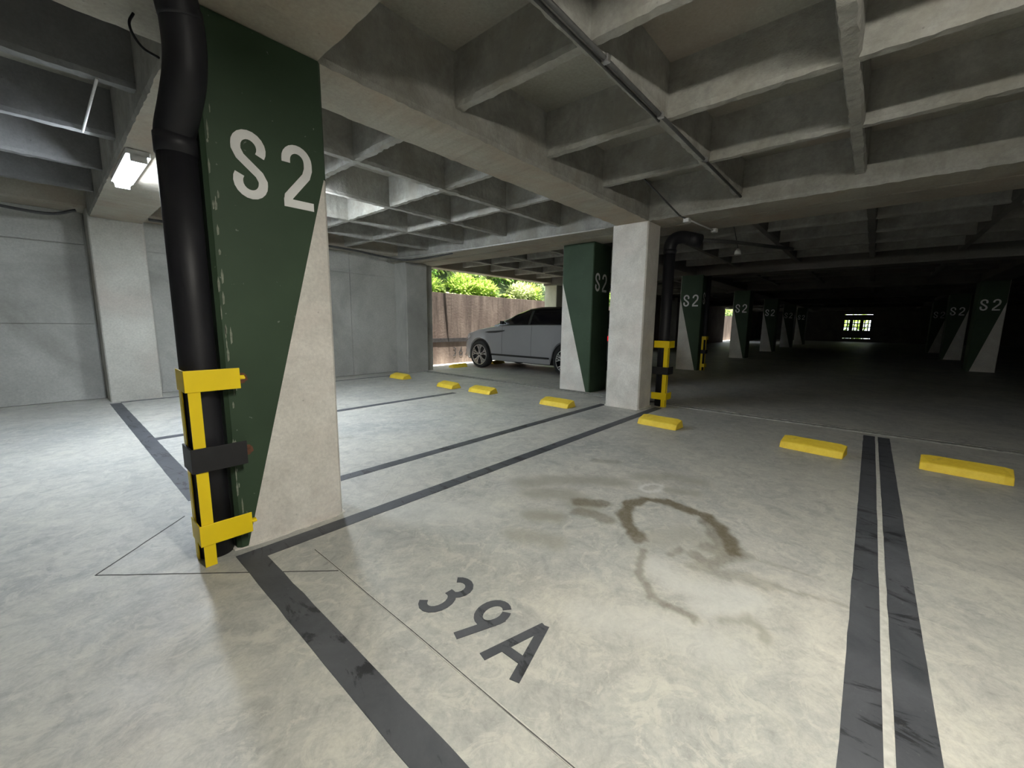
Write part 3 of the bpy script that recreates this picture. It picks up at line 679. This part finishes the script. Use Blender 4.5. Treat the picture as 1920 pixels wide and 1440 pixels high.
def make_car(loc, label):
    r = empty('car', loc, label=label, cat='car')
    F, B_, WF, WR, R = 2.36, -2.52, 1.515, -1.515, .395
    halfw = [(2.36, .60), (2.28, .80), (2.05, .925), (1.5, .975), (0, .985), (-1.6, .975), (-2.2, .93), (-2.42, .84), (-2.52, .70)]
    belt = [(2.36, .80), (2.25, .90), (2.0, 1.02), (1.5, 1.135), (.95, 1.215), (.6, 1.255), (-1, 1.285), (-2.0, 1.29), (-2.4, 1.22), (-2.52, 1.10)]
    crown = [(2.36, .82), (2.25, .95), (2.0, 1.085), (1.5, 1.19), (.95, 1.27), (.6, 1.28), (-2.0, 1.30), (-2.4, 1.24), (-2.52, 1.12)]
    low = [(2.36, .42), (2.2, .28), (1.9, .26), (0, .27), (-1.9, .28), (-2.3, .34), (-2.52, .46)]
    ys = sorted(set([F-(F-B_)*i/110 for i in range(111)]), reverse=True)
    def section(y):
        hw, zb, zc, zl = lerp_tab(halfw, y), lerp_tab(belt, y), lerp_tab(crown, y), lerp_tab(low, y)
        for wc in (WF, WR):
            d = abs(y-wc)
            if d < R+.065: zl = max(zl, R+math.sqrt((R+.065)**2-d*d))
        sl = min(zb-.1, .62); z1 = max(zl+.02, .40); z2 = max(zl+.04, .66); z3 = max(zl+.05, .92*zb/1.25)
        return [(hw*.955, zl), (hw*.985, min(z1, zb-.05)), (hw*1.0, min(z2, zb-.04)), (hw*.992, min(z3, zb-.03)), (hw*.965, zb-.012), (hw*.935, zb+.004), (hw*.7, zb*.35+zc*.65), (hw*.35, zc*.97+zb*.03), (0, zc)]
    S = [section(y) for y in ys]; m = len(S[0])
    vs = []; 
    for y, s in zip(ys, S):
        vs += [(-x, y, z) for x, z in s]+[(x, y, z) for x, z in s[-2::-1]]
    w_ = 2*m-1
    fs = [(i*w_+k, (i+1)*w_+k, (i+1)*w_+k+1, i*w_+k+1) for i in range(len(ys)-1) for k in range(w_-1)]
    fs += [tuple(range(w_)), tuple((len(ys)-1)*w_+k for k in range(w_))]
    b = MB().add(vs, fs).build('body', MPAINT, r); smooth_angle(b, 40)
    # underside, wheel wells
    MB().box(-.80, .80, -2.3, 2.15, .24, .42).build('underbody', MTRIM, r)
    for wc in (WF, WR): MB().box(-.90, .90, wc-.45, wc+.45, .42, .90).box(-.62, .62, wc-.46, wc+.46, .22, .5).build('wheel_well', MTRIM, r)
    # glasshouse
    roof = [(.98, 1.262), (.6, 1.42), (.2, 1.60), (-.1, 1.695), (-.5, 1.735), (-1.2, 1.725), (-1.9, 1.66), (-2.15, 1.60), (-2.42, 1.24)]
    gy = [.98-(.98+2.42)*i/44 for i in range(45)]; vs = []
    for y in gy:
        hw, zb, zr = lerp_tab(halfw, y), lerp_tab(belt, y), lerp_tab(roof, y); k = (zr-zb)/.45
        zr = max(zr, zb+.008); k = max(0, min(1, k))
        row = [(hw*.932, zb-.01), (hw*(.932-.10*k), zb+(zr-zb)*.5), (hw*(.932-.21*k), zb+(zr-zb)*.86), (hw*(.90-.30*k), zb+(zr-zb)*.985), (hw*.35, zr+.012), (0, zr+.016)]
        vs += [(-x, y, z) for x, z in row]+[(x, y, z) for x, z in row[-2::-1]]
    w_ = 11; fs = [(i*w_+k, (i+1)*w_+k, (i+1)*w_+k+1, i*w_+k+1) for i in range(44) for k in range(w_-1)]+[tuple(range(w_)), tuple(44*w_+k for k in range(w_))]
    g = MB().add(vs, fs).build('glasshouse', MGLASS, r); smooth_angle(g, 45)
    # roof panel and pillars in black
    top = [y for y in gy if y < -.05 and y > -2.1]; vs = []
    for y in top:
        hw, zb, zr = lerp_tab(halfw, y), lerp_tab(belt, y), lerp_tab(roof, y)
        row = [(hw*.725, zb+(zr-zb)*.90), (hw*.61, zb+(zr-zb)*1.0+.004), (hw*.35, zr+.022), (0, zr+.027)]
        vs += [(-x, y, z) for x, z in row]+[(x, y, z) for x, z in row[-2::-1]]
    o = MB().add(vs, [(i*7+k, (i+1)*7+k, (i+1)*7+k+1, i*7+k+1) for i in range(len(top)-1) for k in range(6)]).build('roof', MTRIM, r); smooth_angle(o, 45)
    for s in (-1, 1):
        for y, dy in ((-.30, .04), (-1.35, .05)):
            hw, zb, zr = lerp_tab(halfw, y), lerp_tab(belt, y), lerp_tab(roof, y)
            p = [(s*(hw*.935+.004), zb), (s*(hw*.835+.004), zb+(zr-zb)*.5), (s*(hw*.725+.006), zb+(zr-zb)*.86)]
            MB().add([(x, y+q, z) for x, z in p for q in (-dy, dy)], [(0, 1, 3, 2), (2, 3, 5, 4)]).build('pillar', MTRIM, r)
        # belt trim, sill trim, arch liners
        tr = [y for y in ys if -2.2 < y < .8]
        MB().tube([(s*(lerp_tab(halfw, y)*.945), y, lerp_tab(belt, y)+.004) for y in tr[::3]], .010, 6).build('belt_trim', MTRIM, r)
        sy = [y for y in ys if WR+.47 < y < WF-.47]
        vs = []
        for y in sy: 
            hw = lerp_tab(halfw, y); vs += [(s*(hw*.983+.003), y, .405), (s*(hw*.99+.008), y, .43), (s*(hw*.992+.004), y, .455)]
        MB().add(vs, [(i*3+k, (i+1)*3+k, (i+1)*3+k+1, i*3+k+1) for i in range(len(sy)-1) for k in (0, 1)]).build('sill_trim', MTRIM, r)
        # fender vent
        vs = []
        for y, z0, z1 in ((1.30, 1.055, 1.062), (1.12, 1.035, 1.085), (.85, 1.045, 1.10), (.62, 1.075, 1.115), (.52, 1.10, 1.12)):
            hw = lerp_tab(halfw, y); vs += [(s*(hw*.988+.006), y, z0), (s*(hw*.978+.008), y, z1)]
        MB().add(vs, [(i*2, i*2+2, i*2+3, i*2+1) for i in range(4)]).build('fender_vent', MTRIM, r)
        # doors: shut lines and handles
        for y in (.62, -.42, -1.42):
            hw = lerp_tab(halfw, y); zb = lerp_tab(belt, y); z0 = .46 if y > -1.2 else .9
            MB().add([(s*(hw*f+.0025), y+q, z) for f, z in ((.995, z0), (1.0, .66), (.995, .92), (.968, zb-.012)) for q in (-.004, .004)], [(0, 1, 3, 2), (2, 3, 5, 4), (4, 5, 7, 6)]).build('shut_line', MTRIM, r)
        # mirror
        m_ = MB().tube([(s*.96, .50, 1.30), (s*1.03, .50, 1.33)], .022, 8).box(min(s*1.02, s*1.14), max(s*1.02, s*1.14), .48, .56, 1.28, 1.37, .02).build('mirror', MTRIM, r)
        # lights
        vs = []
        for y in (2.30, 2.2, 2.08, 1.96):
            hw = lerp_tab(halfw, y); zb = lerp_tab(belt, y); vs += [(s*(hw*.995+.006), y, zb-.15), (s*(hw*.965+.008), y, zb-.045)]
        MB().add(vs, [(i*2, i*2+2, i*2+3, i*2+1) for i in range(3)]).build('headlight', MLENS, r)
        vs = []
        for y in (-2.505, -2.42, -2.3, -2.15):
            hw = lerp_tab(halfw, y); vs += [(s*(hw*1.0+.008), y-.004, .93), (s*(hw*.985+.010), y-.004, 1.04)]
        MB().add(vs, [(i*2, i*2+2, i*2+3, i*2+1) for i in range(3)]).build('taillight', MRED, r)
    # grille and plate
    MB().box(-.5, .5, 2.355, 2.375, .62, .76, .004).build('grille', MTRIM, r)
    MB().box(-.55, .55, 2.34, 2.37, .42, .54, .01).build('intake', MTRIM, r)
    MB().box(-.26, .26, -2.535, -2.515, .78, .90, .004).build('number_plate', MWHITE, r)
    # wheels
    def wheel(x, y, s):
        T = lambda v: Vector((s*v.x, v.y, v.z))
        wr = bpy.data.objects.new('wheel', None); C.objects.link(wr); wr.parent = r; wr.location = (x, y, R)
        prof = [(.290, .10), (.312, .125), (.345, .128), (.375, .108), (.385, .07), (.385, -.07), (.375, -.108), (.345, -.125), (.29, -.12)]
        o = MB().lathe([(a, h) for a, h in prof], 44, T).build('tyre', MRUB, wr, True)
        prof = [(.294, .118), (.280, .108), (.272, .02), (.20, -.02), (.02, -.02)]
        MB().lathe(prof, 40, T).build('barrel', MDRIM, wr, True)
        mb = MB()
        mb.lathe([(.296, .112), (.294, .122), (.280, .122), (.278, .108)], 44, T)
        for k in range(5):
            a = 2*PI*k/5+.3
            def pt(rad, off, h):
                return T(Vector((h, rad*math.cos(a)-off*math.sin(a), rad*math.sin(a)+off*math.cos(a))))
            for sgn in (-1, 1):
                # outer fork arm and an inner V arm
                for (r0, o0, r1, o1, wd) in ((.045, .012, .165, .030, .012), (.165, .030, .280, .104, .013), (.150, .026, .282, .026, .011)):
                    q = [(r0, o0-wd), (r0, o0+wd), (r1, o1+wd), (r1, o1-wd)]
                    vs = [pt(rad, sgn*off, h) for h in (.085, .112) for rad, off in q]
                    mb.add(vs, [(0, 1, 2, 3), (4, 5, 6, 7), (0, 1, 5, 4), (1, 2, 6, 5), (2, 3, 7, 6), (3, 0, 4, 7)])
        mb.lathe([(.001, .118), (.04, .116), (.052, .10), (.052, .06)], 20, T)
        mb.build('rim', MRIM, wr)
        MB().lathe([(.001, .121), (.026, .120), (.028, .116)], 16, T).build('hub_cap', MTRIM, wr)
    for y in (WF, WR):
        for s in (-1, 1): wheel(s*.865, y, s)
    return r
car = make_car((9.38, 7.115, 0), 'silver car with black roof and dark glass, parked nose to the stained wall')

# ------------------------------------------------------------------ greenery behind the outer wall
def leafmat(name, c0, c1):
    m, nt, b = newmat(name); co = coord(nt)
    nt.links.new(ramp(nt, nz(nt, co, 5, 4), [(.3, c0), (.7, c1)]), b.inputs['Base Color'])
    b.inputs['Roughness'].default_value = .5
    tr = nt.nodes.new('ShaderNodeBsdfTranslucent'); tr.inputs[0].default_value = (*[min(1, v*1.1) for v in c1], 1)
    mx = nt.nodes.new('ShaderNodeMixShader'); mx.inputs[0].default_value = .3
    nt.links.new(b.outputs[0], mx.inputs[1]); nt.links.new(tr.outputs[0], mx.inputs[2])
    nt.links.new(mx.outputs[0], nt.nodes['Material Output'].inputs[0]); return m
ML1 = leafmat('bright_leaf', (.16, .30, .03), (.48, .60, .14))
ML2 = leafmat('deep_leaf', (.05, .15, .02), (.16, .32, .05))
ML3 = leafmat('pale_leaf', (.22, .30, .10), (.48, .52, .26))
MBARK = plain('pale_bark', (.34, .28, .25), .9, 0, .3, 9, .5)
MEARTH = plain('mossy_earth', (.035, .055, .015), .95, 0, .4, 4, .5)
e = MB(); rows = []
N = 24
for i in range(N+1):
    x = 6+48*i/N
    for y, z in ((10.5, 2.0), (11.4, 2.25), (13, 3.6), (16, 6.2), (22, 9)): rows.append((x, y, z+.25*noise.noise(Vector((x, y, 0)))))
e.add(rows, [(i*5+k, (i+1)*5+k, (i+1)*5+k+1, i*5+k+1) for i in range(N) for k in range(4)])
e.build('ground', MEARTH, None, True, kind='structure')
def leaf(mb, p, d, L, W, droop):
    side = d.cross(Vector((0, 0, 1)));
    side = side.normalized() if side.length > 1e-3 else Vector((1, 0, 0))
    a = p+d*L*.45-Vector((0, 0, droop*L*.1)); b = p+d*L-Vector((0, 0, droop*L*.5))
    n = len(mb.v); mb.v += [tuple(p), tuple(a+side*W), tuple(a-side*W), tuple(b)]; mb.f += [(n, n+1, n+2), (n+1, n+3, n+2)]
def shrub(x, y, z, h, rad, n, mat, label, seed, L=.16, W=.03, fronds=False):
    random.seed(seed); r = empty('shrub', (x, y, z), label=label, cat='shrub', group='greenery beyond the outer wall'); mb = MB()
    if fronds:
        st = MB()
        for k in range(n):
            a = random.random()*2*PI; el = random.uniform(.5, 1.35); LL = h*random.uniform(.7, 1.1); prev = None; path = []
            for q in range(14):
                t = q/13; p = Vector((math.cos(a)*math.cos(el)*LL*t, math.sin(a)*math.cos(el)*LL*t, .1+math.sin(el)*LL*t-.55*LL*t*t)); path.append(p)
                if q > 2:
                    d = (p-path[-2]).normalized(); sd = d.cross(Vector((0, 0, 1))).normalized()
                    for s in (-1, 1):
                        for w_ in (0, .5): leaf(mb, p-d*w_*LL/13, (sd*s+d*.6+Vector((0, 0, -.1))).normalized(), L*(1.15-t*.6), W, .6)
            st.tube(path[::3], .010, 5)
        st.build('stem', MBARK, r)
    else:
        for k in range(n):
            v = Vector((random.gauss(0, 1), random.gauss(0, 1), random.gauss(0, 1))).normalized()*(random.random()**.4)
            p = Vector((v.x*rad, v.y*rad, h*.5+v.z*h*.5)); d = (v+Vector((random.uniform(-.6, .6), random.uniform(-.6, .6), random.uniform(0, .8)))).normalized()
            leaf(mb, p, d, L*random.uniform(.6, 1.3), W*random.uniform(.7, 1.4), .5)
        MB().tube([(0, 0, -.2), (.03, 0, h*.3), (0, .04, h*.7)], [.03, .02, .01], 6).build('stem', MBARK, r)
    mb.build('foliage', mat, r, kind='stuff')
    return r
random.seed(11)
k = 0
mats = [ML1, ML2, ML1, ML3, ML1]; tone = ['bright green', 'deep green', 'bright green', 'pale green', 'yellow-green']
ORD = 'first second third fourth fifth sixth seventh eighth ninth tenth eleventh twelfth thirteenth fourteenth fifteenth sixteenth seventeenth'.split()
for row, (yy, zz, hh) in enumerate(((11.55, 2.1, 1.0), (12.5, 3.0, 1.5), (14.0, 4.3, 2.2))):
    x = 7.0+.4*row; q_ = 0
    while x < (14.5, 16, 19)[row]:
        fr = random.random() < .45
        shrub(x, yy+random.uniform(-.2, .2), zz-.1, hh*random.uniform(.8, 1.25), .62+.3*row, (26 if fr else 1500), mats[k % 5],
              '%s %s, %s from the left in the %s row past the wall' % (tone[k % 5], 'fern' if fr else 'bush', ORD[q_], ('front', 'middle', 'upper')[row]), 100+k, .20 if not fr else .26, .035 if not fr else .022, fr)
        x += random.uniform(.62, .95)+.15*row; k += 1; q_ += 1
for q_, x in enumerate((21.5, 23.5, 25.5)):
    shrub(x, 12.2, 2.2, 2.2, 1.2, 700, mats[k % 5], 'leafy bush, %s seen in the slit left of the plain column' % ORD[q_], 100+k, .35, .07); k += 1
for q_, x in enumerate((44.0, 46.3, 48.6)):
    shrub(x, 12.2, 2.2, 2.2, 1.2, 700, mats[k % 5], 'leafy bush, %s in the bright slit beside the second dark S2 column' % ORD[q_], 100+k, .35, .07); k += 1
for i, (x, y, dx) in enumerate(((9.9, 12.6, .25), (11.0, 12.2, -.1), (7.75, 11.6, .15))):
    r = empty('tree', (x, y, 2.3), label=('pale trunk slanting among the leaves above the stained wall', 'thin brown trunk among the leaves above the car', 'pale leaning stem at the left edge of the opening')[i], cat='tree')
    MB().tube([(0, 0, -.2), (dx*.5, 0, 1.0), (dx, .05, 2.2), (dx*1.3, .1, 4)], [.13, .10, .09, .07], 10).build('trunk', MBARK, r, True)
    random.seed(300+i); mb = MB()
    for q in range(600):
        v = Vector((random.gauss(0, .7), random.gauss(0, .7), random.gauss(0, .5))); leaf(mb, Vector((dx*1.3, .1, 4))+v, (v+Vector((.01, 0, .2))).normalized(), .3, .06, .5)
    mb.build('foliage', ML2, r, kind='stuff')
for i, (y, z) in enumerate(((1.2, 0), (2.6, 0), (3.9, 0))):
    shrub(53.2, y, z, 2.6, 1.1, 700, ML1, 'sunlit bush outside the grille at the far end, %s' % ('the right one', 'the middle one', 'the left one')[i], 500+i, .4, .08)
MB().box(52, 60, -6, 12, -.1, 0).build('ground', MEARTH, None, kind='structure')

# groups of repeats
GROUPS = {'wheel_stop': 'yellow wheel stops at the bay ends', 'column': 'concrete columns', 'parking_line': 'dark bay lines on the floor',
          'pipe_guard': 'yellow pipe guards', 'drain_pipe': 'black drain pipes', 'conduit_clip': 'clips on the rib conduit', 'conduit': 'ceiling conduits',
          'ceiling_lamp': 'tube lamps', 'cable': 'loose cables', 'junction_fitting': 'fittings under the cross beam', 'tree': 'trees beyond the outer wall'}
for o in bpy.data.objects:
    if o.parent is None and o.get('category') and not o.get('group') and o.name.split('.')[0] in GROUPS: o['group'] = GROUPS[o.name.split('.')[0]]
